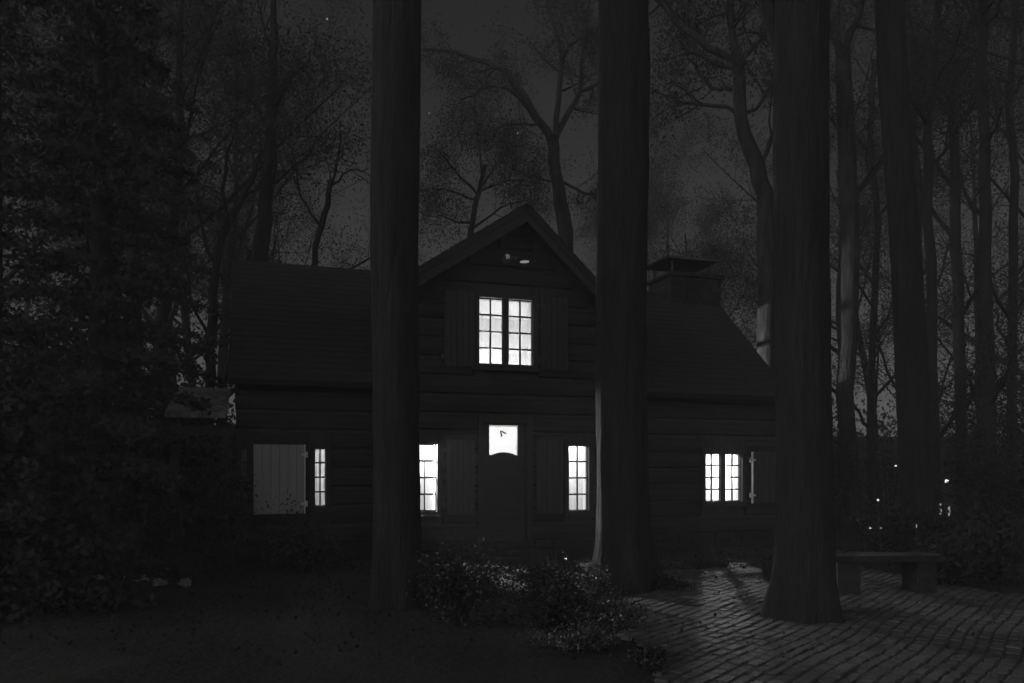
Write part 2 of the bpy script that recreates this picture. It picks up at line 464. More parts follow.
# windows
def window(op, v, cols, rows, posts=(), curtain=CURT, sill=True, fr=.045):
    u0, u1, z0, z1 = op; m = MB()
    c = .085
    m.box(u0-c, u0-.001, v-.065, v-.002, z0-c, z1+c, 0, .008); m.box(u1+.001, u1+c, v-.065, v-.002, z0-c, z1+c, 0, .008)
    m.box(u0, u1, v-.06, v-.003, z1+.001, z1+c); m.box(u0, u1, v-.06, v-.003, z0-c, z0-.001)
    spans = []; a = u0
    for p0, p1 in posts: spans.append((a, p0)); m.box(p0, p1, v-.02, v+.068, z0, z1, 0, .01); a = p1
    spans.append((a, u1))
    for a, b in spans:
        f = .012
        m.box(a, a+f, v+.02, v+.06, z0, z1, 1); m.box(b-f, b, v+.02, v+.06, z0, z1, 1)
        m.box(a+f, b-f, v+.02, v+.06, z0, z0+.02, 1); m.box(a+f, b-f, v+.02, v+.06, z1-.02, z1, 1)
        for k in range(1, cols):
            x = a+(b-a)*k/cols; m.box(x-.012, x+.012, v+.023, v+.057, z0+.02, z1-.02, 1)
        for k in range(1, rows):
            z = z0+(z1-z0)*k/rows; m.box(a+f, b-f, v+.026, v+.054, z-.015, z+.015, 1)
    m.box(u1-.006, u1-.001, v+.10, v+.225, z0, z1, 2); m.box(u0+.001, u0+.006, v+.10, v+.225, z0, z1, 2)  # pale liners added to brighten the window reveals
    wn = m.build('window', [CASE, MUNT, mat('added_pale_reveal', .75, .8)], house)
    if sill:
        s_ = MB(); s_.box(u0-.12, u1+.12, v-.12, v-.066, z0-c-.035, z0-c+.01, 0, .01); s_.build('sill', CASE, wn)
    p = MB(); p.face([(u0, v+.041, z0), (u1, v+.041, z0), (u1, v+.041, z1), (u0, v+.041, z1)]); p.build('pane', GLASS, wn)
    if curtain:
        p = MB(); n = max(8, int((u1-u0+.1)*60))
        for k in range(n):
            a = u0-.03+(u1-u0+.06)*k/n; b = u0-.03+(u1-u0+.06)*(k+1)/n
            va = v+.085+.012*math.sin(a*75)+.006*math.sin(a*31); vb = v+.085+.012*math.sin(b*75)+.006*math.sin(b*31)
            p.face([(a, va, z0-.03), (b, vb, z0-.03), (b, vb, z1+.03), (a, va, z1+.03)])
        p.build('curtain', curtain, wn)
    return wn
window(W['up'], V0, 2, 4, [(-.325, -.225)])
window((-2.0, -1.58, .87, 2.06), V0, 2, 4, curtain=curtain_mat('bright_curtain', .95, .35))
window((.95, 1.36, .83, 2.07), V0, 2, 4, curtain=CURT2)
CURT3 = curtain_mat('heavy_curtain', .3, .8)
window(W2[0], V1, 2, 4, curtain=CURT3)
window(W2[1], V1, 1, 4, curtain=CURT3)
window(WR, V1, 2, 4, [(4.64, 4.75)], curtain=curtain_mat('pleated_curtain', .84, .2, 60))

# small window in the right-hand gable end
m = MB()
for a, b, c_, d in ((4.0, 4.04, 3.5, 4.3), (4.56, 4.6, 3.5, 4.3), (4.285, 4.315, 3.5, 4.3)): m.box(HR-.15, HR-.1, a, b, c_, d)
for z in (3.5, 3.885, 4.27): m.box(HR-.145, HR-.105, 4.04, 4.56, z, z+.03)
wn = m.build('window', MUNT, house); m = MB(); m.face([(HR-.125, 4, 3.5), (HR-.125, 4.6, 3.5), (HR-.125, 4.6, 4.3), (HR-.125, 4, 4.3)]); m.build('pane', GLASS, wn)
# door with its lit top pane
DOORM = mat('door_board', .03, .8, 1, (2, 2, 14), .5, (3, 3, 24), dist=.01)
m = MB(); u0, u1, z0, z1 = W['door']
m.box(u0-.1, u0-.001, -.08, -.002, z0-.02, z1+.1, 1, .01); m.box(u1+.001, u1+.1, -.08, -.002, z0-.02, z1+.1, 1, .01)
m.box(u0, u1, -.075, -.003, z1+.001, z1+.1, 1)
P0, P1, Z0, Z1 = -.585, -.035, 1.875, 2.425
m.box(u0, P0, .03, .09, z0, z1); m.box(P1, u1, .03, .09, z0, z1)
z = z0
while z < Z0-.02:
    t_ = min(z+.145, Z0); m.box(P0, P1, .035, .085, z+.006, t_, 0, .008); z += .145
m.box(P0, P1, .03, .09, Z1, z1)
arc = [(P0, Z0-.001)] + [(P0+(P1-P0)*k/14, Z0-.001+.055*max(0, math.sin(math.pi*(k/14*1.3-.15)))**.6) for k in range(1, 14)] + [(P1, Z0-.001)]
m.prism(arc, .025, .032, 0)
m.box(P0, P1, .05, .075, z0, Z0)
door = m.build('door', [DOORM, CASE], house)
m = MB(); m.face([(P0, .06, Z0), (P1, .06, Z0), (P1, .06, Z1), (P0, .06, Z1)]); m.build('pane', GLASS, door)
m = MB(); m.face([(P0-.1, .3, Z0-.2), (P1+.1, .3, Z0-.2), (P1+.1, .3, Z1+.15), (P0-.1, .3, Z1+.15)]); m.build('curtain', curtain_mat('plain_curtain', .9, .14, 6), door)
m = MB(); m.tube([(-.30, .07, 2.30), (-.36, .06, 2.32), (-.34, .06, 2.25), (-.345, .06, 2.20)], [.006, .014, .02, .006], 6); m.tube([(-.345, .06, 2.32), (-.27, .06, 2.28), (-.25, .06, 2.27)], [.007, .018, .006], 6)
m.build('hook', METAL, door)
m = MB(); m.tube([(.03, .03, 1.22), (.03, -.03, 1.22), (.03, -.05, 1.26), (.03, -.05, 1.36)], [.012]*4, 8); m.build('handle', METAL, door)

# shutters
def shutter(u0, u1, z0, z1, v, mt, rz=0, hinge_u=None, label=None, hinges=False, boards=5):
    e = MB(); hu = hinge_u if hinge_u is not None else u0
    n = boards
    for k in range(n):
        a = u0+(u1-u0)*k/n+.003; b = u0+(u1-u0)*(k+1)/n-.003
        e.box(a-hu, b-hu, -.035, -.008, z0, z1, 0, .004)
    for zb in (z0+.14, z1-.20): e.box(u0-hu+.03, u1-hu-.03, -.007, .012, zb, zb+.08, 0, .005)
    o = e.build('shutter', mt, house); o.location = (hu, v, 0); o.rotation_euler = (0, 0, rz)
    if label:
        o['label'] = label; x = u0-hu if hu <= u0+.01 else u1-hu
        h = MB(); h.box(x-.006, x+.006, -.040, .03, z0-.003, z1+.003, 0, .003); h.build('lit_edge_strip', mat('painted_edge_light', .8, .5), o)  # near-white strip painting in window light along the shutter edge
    sgn = 1 if hu <= u0+.01 else -1
    for zb in (z0+.17, z1-.17):
        h = MB(); h.tube([(-sgn*.035, .0, zb-.05), (-sgn*.035, .0, zb+.05)], [.022]*2, 8)
        h.box(min(-sgn*.03, sgn*.06), max(-sgn*.03, sgn*.06), -.05, -.041, zb-.018, zb+.018)
        h.build('hinge', IRON if hinges else METAL, o)
    return o
shutter(-1.46, -.90, 3.46, 4.82, -.075, PLANK)
shutter(.36, .92, 3.46, 4.82, -.075, CASE)
shutter(-1.42, -.90, .80, 2.14, -.085, PLANK)
shutter(.28, .82, .80, 2.14, -.085, PLANK)
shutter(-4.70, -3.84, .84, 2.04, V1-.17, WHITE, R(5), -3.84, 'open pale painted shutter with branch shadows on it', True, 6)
shutter(5.30, 5.93, .90, 1.98, V1-.17, PLANK, R(-5), 5.30, 'open grey board shutter with its edge painted as if lit by the window', True)

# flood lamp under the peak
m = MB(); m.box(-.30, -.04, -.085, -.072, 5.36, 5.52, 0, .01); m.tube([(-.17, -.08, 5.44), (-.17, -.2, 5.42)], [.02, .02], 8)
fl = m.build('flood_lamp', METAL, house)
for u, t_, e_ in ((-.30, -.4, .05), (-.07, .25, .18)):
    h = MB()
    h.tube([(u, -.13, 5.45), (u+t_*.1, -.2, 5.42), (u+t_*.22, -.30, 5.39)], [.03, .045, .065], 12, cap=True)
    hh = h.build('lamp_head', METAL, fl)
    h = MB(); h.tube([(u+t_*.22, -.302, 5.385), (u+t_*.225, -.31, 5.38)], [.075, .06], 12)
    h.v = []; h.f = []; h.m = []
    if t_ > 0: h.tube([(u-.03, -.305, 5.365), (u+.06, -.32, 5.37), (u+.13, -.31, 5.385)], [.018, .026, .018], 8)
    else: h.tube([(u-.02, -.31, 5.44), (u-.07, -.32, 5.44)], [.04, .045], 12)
    h.build('lens', emit('lens_painted_glint', e_), hh)  # faint emission stands in for light reflected off the lamp head

# lean-to porch on the left end
m = MB(); slab(m, (-6.05, -.1, 2.52), (HL-.14, -.1, 2.52), (HL-.14, 2.6, 3.2), (-6.05, 2.6, 3.2), .07, 12)
pr = m.build('porch_roof', mat('pale_porch_shingle', .2, .8, 1, (9, 2.5, 2.5), .6, (16, 16, 16), lo=.4, hi=1.5), house)  # much lighter shingle than the main roof
m = MB(); m.box(-6.0, HL-.02, 0, .14, 2.16, 2.33, 0, .01); m.build('porch_beam', LOG, house)
for u in (-5.98, -5.2):
    m = MB(); m.box(u, u+.14, 0, .14, -.02, 2.159, 0, .015); m.build('porch_post', LOG, house)

# lit rooms behind the windows
def room(u0, u1, v0, v1, z0, z1):
    m = MB()
    m.face([(u0, v1, z0), (u1, v1, z0), (u1, v1, z1), (u0, v1, z1)]); m.face([(u0, v0, z0), (u0, v1, z0), (u0, v1, z1), (u0, v0, z1)])
    m.face([(u1, v0, z0), (u1, v1, z0), (u1, v1, z1), (u1, v0, z1)]); m.face([(u0, v0, z0), (u1, v0, z0), (u1, v1, z0), (u0, v1, z0)])
    m.face([(u0, v0, z1), (u1, v0, z1), (u1, v1, z1), (u0, v1, z1)]); m.build('room', ROOM, house)
def lamp(u, v, z, P, r=.025):
    l = bpy.data.lights.new('room_lamp', 'POINT'); l.energy = P; l.shadow_soft_size = r
    o = bpy.data.objects.new('room_lamp', l); COL.objects.link(o); o.parent = house; o.location = (u, v, z)
room(GL+.21, -1.3, .221, 3.6, .3, 2.6)
room(-1.28, GRt-.21, .221, 3.6, .3, 2.6)  # partition added here to keep the door lamp out of the left window
room(-1.7, 1.35, .221, 3.2, 3.2, 5.0)
room(HL+.21, GL-.01, V1+.221, 4.2, .3, 2.6)
room(GRt+.01, HR-.21, V1+.221, 4.4, .3, 2.6)
lamp(1.5, 2.0, 2.42, 650); lamp(-1.75, 2.2, 2.42, 100); lamp(-2.06, .58, 1.97, 1300); lamp(-.5, 2.5, 2.52, 520)
lamp(.1, 2.0, 3.32, 600)
lamp(-3.4, 2.6, 2.42, 150); lamp(-4.6, 2.4, 2.42, 60)
lamp(5.35, 2.3, 1.62, 650); lamp(3.5, 2.0, 2.42, 380); lamp(-2.72, 1.3, 2.1, 14)  # second lamp in each wing added to brighten shutter edges and curtain
lamp(4.9, 4.3, 3.44, 1000)

# ------------------------------------------------------------------ trees
class Grow:
    def __init__(s, seed, leaf_n=4, spread=.35):
        s.g = np.random.default_rng(seed); s.w = MB(); s.tw = MB(); s.P = []; s.n = leaf_n; s.sp = spread
    def limb(s, p, d, ln, r, lvl, maxl, bend=.25, up=.12, nb=5, start=.3, twist=None):
        g = s.g; d = np.array(d, float); d /= np.linalg.norm(d); n = max(4, int(ln/.6)) if lvl < 2 else 4
        pts = [np.array(p, float)]; rs = [r]
        for k in range(n):
            d = d + g.normal(size=3)*bend/n**.5*1.2; d[2] += up/n; d /= np.linalg.norm(d)
            pts.append(pts[-1]+d*ln/n); rs.append(max(r*(1-.8*(k+1)/n), .007))
        s.branch(pts, rs, lvl, maxl, nb, start, bend, up)
    def branch(s, pts, rs, lvl, maxl, nb, start=.3, bend=.25, up=.12, ln=None):
        g = s.g; pts = [np.array(p, float) for p in pts]
        (s.w if lvl < 2 else s.tw).tube(pts, rs, 9 if lvl < 1 else (6 if lvl < 2 else 3), cap=lvl < 1)
        L_ = sum(np.linalg.norm(b-a) for a, b in zip(pts, pts[1:]))
        if lvl >= maxl:
            for k in range(1, len(pts)):
                for _ in range(s.n): s.P.append(pts[k]+g.normal(size=3)*s.sp*np.array([1, 1, .7]))
            return
        for k in range(nb):
            t = start+(1-start)*(k+g.random())/nb; t = min(t, .98); f = t*(len(pts)-1); i = int(f); fr = f-i
            q = pts[i]*(1-fr)+pts[i+1]*fr; rr = rs[i]*(1-fr)+rs[i+1]*fr
            ax = pts[i+1]-pts[i]; ax /= np.linalg.norm(ax)
            sd = g.normal(size=3); sd -= ax*sd.dot(ax); sd /= np.linalg.norm(sd)
            d = ax*g.uniform(.4, 1.0)+sd
            s.limb(q, d, (ln or L_*.5)*g.uniform(.6, 1.1)*(1.15-.6*t), max(rr*g.uniform(.35, .6), .011), lvl+1, maxl, bend, up, max(3, nb-2))
    def finish(s, name, loc, rz, bark, size, label, cat='tree', group=None, leaf=None, kindnames=('trunk', 'crown')):
        root = empty(name, loc, rz)
        s.w.build(kindnames[0], bark, root, smooth=True)
        c = s.tw; c.leaves(s.P, size) if s.P else None
        if c.v or s.P: c.build(kindnames[1], [leaf or LEAF, bark] if False else [leaf or LEAF], root)
        return tag(root, label, cat, group)

def rough_trunk(m, x, y, z0, z1, r0, r1, flare=1.5, n=40, lean=(0, 0), seed=0, rib=.05):
    g = np.random.default_rng(seed); ns = int((z1-z0)/.25)+1; i0 = len(m.v)
    ph = g.uniform(0, 6, 6)
    for k in range(ns+1):
        t = k/ns; z = z0+(z1-z0)*t
        r = r0+(r1-r0)*t
        fl = 1+(flare-1)*math.exp(-max(z-0, 0)/.35)
        for j in range(n):
            a = 2*math.pi*j/n
            root = 1+(fl-1)*(.75+.55*math.sin(a*5+ph[0])+.25*math.sin(a*3+ph[1]))
            rr = r*root*(1+.03*math.sin(a*3+z*.8+ph[2])+.02*math.sin(a*2-z*.9+ph[3])+.018*math.sin(a*13+z*.6+ph[4]*math.sin(z*.7))+.012*math.sin(a*9-z*1.7+ph[5])) * (1+rib*g.uniform(-.6, .6))
            m.v.append((x+lean[0]*t*(z1-z0)+rr*math.cos(a)+.02*math.sin(z*.9+ph[4]), y+lean[1]*t*(z1-z0)+rr*math.sin(a), z))
    for k in range(ns):
        for j in range(n):
            j2 = (j+1) % n; m.f.append((i0+k*n+j, i0+k*n+j2, i0+(k+1)*n+j2, i0+(k+1)*n+j)); m.m.append(0)

def big_tree(px_base, Y, r0, r1, flare, label, seed, lean=(0, 0), extra=None, top=16.5, bark=BARK, crown=True, start=11.5):
    x = (px_base-CX)/F*Y
    G = Grow(seed, 9, .45)
    rough_trunk(G.w, 0, 0, -.1, top, r0, r1, flare, lean=lean, seed=seed)
    if extra: extra(G)
    if crown:
        for k in range(9):
            z = start+(top-start)*k/8; a = G.g.uniform(0, 6.28)
            G.limb((lean[0]*z, lean[1]*z, z), (math.cos(a), math.sin(a), .35), G.g.uniform(3, 5.2), r1*.4, 1, 3, nb=5)
    return G.finish('tall_tree', (x, Y, 0), 0, bark, .14, label)
big_tree(396, 9.5, .278, .278, 1.25, 'thick straight dark trunk left of the gable, hiding the edge of a lit window', 11)
big_tree(622.5, 10.7, .345, .31, 1.7, 'thick dark trunk in front of the right side of the gable, its left edge lit', 12)
def t3x(G):   # its low limb leaving to the left
    G.w.tube([(-.05, 0, 5.6), (-.3, .1, 6.4), (-.48, .2, 7.2), (-.6, .2, 8.4), (-.9, .3, 10.5), (-1.0, .5, 12)], [.12, .09, .075, .06, .04, .02], 10)
big_tree(804, 8.5, .295, .235, 1.35, 'thick tree standing on the paved path with a flared foot', 13, lean=(-.004, 0), extra=t3x)
def lean_tree():
    Y = 14; x0 = (923-CX)/F*Y; x1 = (890-CX)/F*Y; zt = 1.6+470/800*Y
    big_tree(923, Y, .27, .21, 1.15, 'dark trunk leaning left, between the paved path and the right-hand woods', 14, lean=((x1-x0)/zt, 0), start=11, top=16)
lean_tree()

def poly_tree(name, Y, limbs, label, seed, bark, maxl=3, leaf_n=9, spread=.26, size=.055, dy=1.5, nbs=(5, 4), group=None):
    """a tree whose main limbs follow given outlines, each limb bent in depth too"""
    G = Grow(seed, leaf_n, spread); base = at(limbs[0][0][0], limbs[0][0][1], Y); base[2] = 0
    for li, lb in enumerate(limbs):
        pts = []; rs = []; d0 = 0 if li == 0 else G.g.uniform(-dy, dy)
        for k, (px, py, wpx) in enumerate(lb):
            t = k/max(1, len(lb)-1); yy = Y+(d0*t)
            pts.append(at(px, py, yy)-np.array([base[0], Y, 0])); rs.append(wpx/2/F*yy)
        # densify
        P2 = []; R2 = []
        for k in range(len(pts)-1):
            for q in range(3):
                f = q/3; P2.append(pts[k]*(1-f)+pts[k+1]*f+(G.g.normal(size=3)*.03 if q else 0)); R2.append(rs[k]*(1-f)+rs[k+1]*f)
        P2.append(pts[-1]); R2.append(rs[-1])
        if li == 0: G.w.tube([P2[0]*np.array([1, 1, 0])-np.array([0, 0, .1])]+P2, [R2[0]*1.2]+R2, 14)
        else: G.branch(P2, R2, 1, maxl, nbs[0], .3, ln=G.g.uniform(1.8, 2.6))
    return G.finish(name, (base[0], Y, 0), 0, bark, size, label, group=group)
poly_tree('forked_tree', 27, [[(566, 262, 17), (563, 215, 15), (556, 175, 12), (552, 137, 12)],
    [(552, 140, 8), (530, 108, 8), (508, 73, 7), (485, 62, 5), (455, 52, 4), (424, 49, 3)],
    [(554, 138, 7), (558, 105, 6), (562, 60, 5), (553, 20, 4), (541, -10, 3)],
    [(555, 140, 7), (569, 112, 6), (580, 92, 5), (584, 50, 4), (590, -8, 3)],
    [(580, 92, 4), (597, 84, 3), (610, 70, 2)], [(562, 60, 4), (575, 42, 3), (600, 28, 2)],
    [(560, 180, 3), (585, 194, 3), (612, 193, 2)], [(556, 182, 3), (530, 176, 2), (512, 168, 2)],
    [(530, 110, 3), (512, 92, 3), (494, 86, 3), (478, 92, 2), (460, 100, 2)],
    [(540, 124, 3), (515, 124, 3), (500, 128, 2)]],
    'young forked tree with bare spreading limbs directly behind the gable', 21, BARKM, leaf_n=7, spread=.22, size=.08, nbs=(10, 5))
poly_tree('broad_crowned_tree', 21, [[(768, 390, 18), (767, 300, 18), (766, 210, 17), (757, 165, 16), (741, 120, 13), (738, 60, 12)],
    [(736, 62, 8), (700, 40, 8), (675, 20, 7), (652, -6, 6)], [(738, 62, 8), (732, 30, 8), (729, -8, 7)],
    [(740, 60, 6), (760, 40, 5), (785, 22, 4)], [(733, 68, 5), (712, 62, 4), (690, 52, 4), (680, 40, 2)],
    [(731, 90, 5), (712, 88, 4), (697, 70, 4), (686, 50, 2)], [(735, 112, 4), (706, 105, 4), (676, 103, 3), (668, 88, 2)],
    [(744, 114, 4), (760, 104, 4), (770, 88, 3), (790, 70, 2)], [(760, 165, 5), (775, 130, 5), (790, 110, 3)]],
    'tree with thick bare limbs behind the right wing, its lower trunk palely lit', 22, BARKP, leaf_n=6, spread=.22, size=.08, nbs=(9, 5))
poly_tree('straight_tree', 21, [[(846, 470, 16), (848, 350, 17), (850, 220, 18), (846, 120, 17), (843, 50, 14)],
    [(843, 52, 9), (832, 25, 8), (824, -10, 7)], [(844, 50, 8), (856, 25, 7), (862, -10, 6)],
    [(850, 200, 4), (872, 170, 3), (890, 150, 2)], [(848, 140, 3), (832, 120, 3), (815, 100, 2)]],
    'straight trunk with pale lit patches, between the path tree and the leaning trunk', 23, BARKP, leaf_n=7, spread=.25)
poly_tree('bushy_tree', 30, [[(468, 270, 7), (470, 235, 6), (478, 195, 5), (485, 165, 4)],
    [(478, 195, 3), (455, 170, 2), (438, 150, 2)], [(480, 190, 3), (498, 160, 2), (515, 140, 2)],
    [(482, 180, 3), (480, 150, 2), (476, 120, 2)], [(476, 200, 3), (448, 190, 2), (430, 188, 1)], [(472, 222, 3), (455, 222, 2), (438, 215, 1)], [(473, 228, 3), (500, 208, 2), (528, 200, 1)], [(482, 190, 3), (510, 180, 2), (532, 182, 1)]],
    'small bushy tree behind the left slope of the gable', 24, BARKM, leaf_n=6, spread=.34, size=.08, nbs=(10, 5))
poly_tree('slender_tree', 19, [[(258, 300, 17), (259, 260, 17), (265, 200, 14), (271, 150, 12), (272, 100, 10), (275, 40, 8), (272, -20, 4)],
    [(272, 110, 4), (290, 80, 3), (310, 60, 2)], [(270, 130, 4), (250, 100, 3), (232, 80, 2)], [(274, 60, 4), (262, 20, 3), (255, -10, 2)],
    [(268, 190, 3), (290, 170, 3), (312, 150, 2)]],
    'straight dark trunk rising behind the left end of the long roof', 25, BARK, leaf_n=9, spread=.3)
poly_tree('slender_tree', 21, [[(309, 290, 7), (315, 250, 6), (324, 215, 6), (331, 180, 5)],
    [(324, 215, 3), (335, 175, 3), (340, 130, 2)], [(331, 185, 3), (350, 170, 2), (368, 168, 1)], [(320, 225, 3), (300, 195, 2), (292, 160, 2)]],
    'thin curved tree leaning right behind the long roof', 26, BARKM, leaf_n=9, spread=.3)
poly_tree('slender_tree', 18, [[(208, 400, 10), (212, 330, 10), (216, 270, 8), (228, 225, 7), (246, 190, 6), (262, 150, 4)],
    [(216, 275, 5), (205, 240, 4), (196, 190, 3)], [(226, 232, 5), (222, 190, 4), (232, 140, 3)], [(240, 200, 3), (258, 190, 3), (272, 160, 2)],
    [(210, 340, 4), (190, 300, 3), (182, 250, 2)]],
    'forked sapling beside the left gable end, above the porch roof', 27, BARKM, leaf_n=9, spread=.3)
poly_tree('slender_tree', 20, [[(222, 400, 6), (232, 350, 6), (244, 300, 5), (250, 250, 4)], [(244, 300, 3), (262, 270, 3), (276, 240, 2)], [(236, 335, 3), (226, 290, 2), (222, 250, 2)]],
    'thinnest sapling against the left rake of the house', 28, BARKM, leaf_n=9, spread=.3)
for px, Y, pts, lb, sd in (
    (930, 20, [(936, 480, 10), (932, 300, 10), (928, 180, 9), (931, 90, 8), (938, 0, 7)], 'thin trunk just right of the leaning trunk', 31),
    (958, 24, [(962, 480, 11), (958, 320, 11), (955, 210, 10), (954, 130, 9), (957, 60, 7)], 'forked trunk, middle one of the right-hand woods', 32),
    (985, 18, [(990, 480, 12), (986, 300, 12), (984, 170, 11), (980, 80, 9), (984, 0, 8)], 'thickest of the slim trunks near the right edge of the woods', 33),
    (1012, 22, [(1010, 480, 9), (1013, 300, 9), (1015, 180, 8), (1009, 90, 7), (1016, 0, 6)], 'slim trunk at the far right edge of the picture', 34),
    (908, 28, [(912, 480, 8), (915, 330, 8), (918, 200, 8), (912, 120, 7), (916, 40, 6)], 'distant slim trunk seen beside the leaning trunk', 35),
    (872, 30, [(870, 480, 7), (873, 330, 7), (878, 220, 6), (870, 140, 6), (874, 60, 5)], 'distant slim trunk between the patched trunk and the leaning trunk', 36)):
    g = np.random.default_rng(sd); lim = [pts]
    for k in range(9):
        i = g.integers(1, len(pts)); p = pts[i]; q = pts[i-1]; f = g.random(); x, y = p[0]*f+q[0]*(1-f), p[1]*f+q[1]*(1-f)
        sx = g.choice([-1, 1]); L_ = g.uniform(40, 90)
        lim.append([(x, y, p[2]*.5), (x+sx*L_*.3, y-L_*.45, p[2]*.35), (x+sx*L_*.45, y-L_, p[2]*.2)])
    poly_tree('woodland_tree', Y, lim, lb, sd, BARKM, leaf_n=8, spread=.3, size=.065, group='slim trunks of the right-hand woods')

# woodland trees further off: four builds, copied
protos = []
for k in range(4):
    G = Grow(50+k, 6, .36); H = 13+k
    G.limb((0, 0, -.1), (.03*(k-1), .02, 1), H, .19, 0, 3, bend=.12, up=.3, nb=13, start=.22)
    protos.append(G.finish('wood_tree', (0, 0, 0), 0, BARKM, .07, 'x'))
spots = [(-9.5, 22, 'leafy tree behind the forked sapling'), (-14, 20, 'leafy tree at the left, behind the dark evergreens'), (-10.4, 29, 'leafy tree behind the long roof, left of the first big trunk'),
         (-19, 28, 'leafy tree in the upper left corner of the woods'), (-13, 32, 'distant tree seen left of the long roof'), 
         (7.6, 42, 'leafy tree between the middle trunk and the chimney'), (8.6, 46, 'leafy tree behind the chimney cap'),
         (12.5, 29, 'leafy tree behind the path tree'), (15.0, 33, 'leafy tree between the two pale trunks'), (17.5, 26, 'leafy tree behind the leaning trunk'),
         (20, 34, 'leafy tree deep in the right-hand woods'), (16.5, 20, 'leafy tree at the right edge of the woods'), (24, 30, 'leafy tree in the upper right corner of the woods'),
         (-24, 38, 'distant tree far to the left'), (-11.5, 27, 'leafy tree above the evergreens, left of the straight dark trunk'), (-12.5, 41, 'distant tree behind the left rake'), (11, 44, 'distant tree furthest behind the chimney')]
for i, (x, y, lb) in enumerate(spots):
    o = protos[i] if i < 4 else copy_thing(protos[i % 4], (0, 0, 0), 0)
    s_ = rnd.uniform(.85, 1.25); o.location = (x, y, 0); o.rotation_euler = (0, 0, rnd.uniform(0, 6.28)); o.scale = (s_,)*3
    tag(o, lb, 'tree', 'leafy trees of the woods')

# dark evergreens at the left
def evergreen(x, y, H, Rd, seed, label, n=46000, low=.2):
    G = Grow(seed, 0); g = G.g
    G.w.tube([(0, 0, -.1), (.03, 0, H*.5), (0, 0, H)], [.2, .13, .02], 10)
    P = []; tw = G.tw; nb = 95; per = n//nb
    for k in range(nb):
        t = (k+g.random())/nb; z = low+(H-low)*t; a = k*2.4+g.uniform(-.4, .4); L_ = Rd*(1-t)**.75*g.uniform(.7, 1.1)+.15
        d = np.array([math.cos(a), math.sin(a), 0]); e = np.array([-d[1], d[0], 0])
        pts = [np.array([0, 0, z])+d*L_*s_+np.array([0, 0, -L_*.28*s_**1.6+.12*s_]) for s_ in (0, .35, .7, 1)]
        tw.tube(pts, [.03, .02, .012, .004], 3, cap=False)
        q = int(per*max(.25, L_/Rd)); s_ = g.random(q)**.7; wd = L_*.30*(1-s_*.6)
        lat = g.uniform(-1, 1, q)*wd
        base = np.array([0, 0, z])+d*(L_*s_)[:, None]+e*lat[:, None]
        base[:, 2] += -L_*.28*s_**1.6+.12*s_-np.abs(lat)*.25+g.normal(size=q)*.05
        P.append(base)
    G.P = list(np.concatenate(P)); return G.finish('evergreen_tree', (x, y, 0), 0, BARK, .11, label, group='dark evergreens on the left', leaf=NEEDLE)
evergreen(-8.6, 13.2, 16, 3.0, 61, 'dense dark evergreen at the left edge of the view')
evergreen(-6.3, 12.2, 12, 2.1, 62, 'dense dark evergreen standing between the left edge and the porch')
evergreen(-8.3, 17.5, 17, 2.9, 63, 'tallest evergreen, behind and above the porch side')
evergreen(-5.8, 9.0, 2.6, 1.5, 64, 'low dark evergreen bush in the left foreground', 20000, .1)
evergreen(-9.5, 8.8, 12, 3.2, 65, 'near evergreen at the far left margin', 40000)

# undergrowth on the right and around
def shrub(name, x, y, Rx, Ry, H, n, size, label, seed, leaf=SHRUB, cat='shrub', group=None, stems=9):
    g = np.random.default_rng(seed); root = empty(name, (x, y, 0)); m = MB(); tips = []
    for k in range(stems):
        a = g.uniform(0, 6.28); r_ = g.random()**.5
        t_ = np.array([math.cos(a)*Rx*r_, math.sin(a)*Ry*r_, H*(1-.45*r_*r_)*g.uniform(.7, 1)])
        pts = [(t_[0]*.1, t_[1]*.1, -.03), tuple(t_*np.array([.45, .45, .55])), tuple(t_*.95)]
        m.tube(pts, [.018, .012, .004], 4, cap=False)
        for f in (.45, .65, .85, 1): tips.append(np.array([t_[0]*f, t_[1]*f, t_[2]*(f*.95)]))
    m.build('stems', BARK, root)
    tips = np.array(tips); P = tips[g.integers(0, len(tips), n)]+g.normal(size=(n, 3))*np.array([Rx, Ry, H])*.16
    P[:, 2] = np.abs(P[:, 2])+.02
    c = MB(); c.leaves(P, size); c.build('foliage', leaf, root)
    return tag(root, label, cat, group)
for i, (x, y, rx, h, lb) in enumerate(((7.6, 15.5, 1.1, 1.0, 'tall dark shrub behind the stone bench'), (6.9, 13.4, .8, .9, 'dark shrub under the leaning trunk'),
    (9.9, 16, 1.3, 2.6, 'high dark shrub in the woods at the right'), (9.2, 19.5, 1.5, 3.0, 'high shrub in front of the distant lit windows'), (12.8, 20, 2.2, 4.4, 'tallest undergrowth shrub at the far right'),
    (7.8, 21.5, 1.4, 3.2, 'shrub past the right corner of the house'), (5.95, 11.0, .45, .55, 'low shrub right of the stone bench'), (6.9, 11.4, .6, .9, 'low shrub at the right edge of the picture beside the paving'), (15, 24, 2.6, 6, 'huge dark thicket behind the right-hand trunks'), (-10.5, 19.5, 2.0, 4.6, 'dark thicket filling the space left of the porch'), (-12.3, 21, 2.3, 5.6, 'tall thicket behind the evergreens at the far left'), (-9.6, 16, 1.6, 4.2, 'dark shrub under the left-edge evergreen'), (-7.7, 19, 1.4, 3.3, 'dark shrub showing beyond the porch roof'))):
    shrub('shrub', x, y, rx, rx*.8, h, int((900 if x == 9.2 else 9000 if x < 0 else 3600)*rx), .14 if x < 0 else .09, lb, 80+i, LEAF, group='dark undergrowth', stems=16)
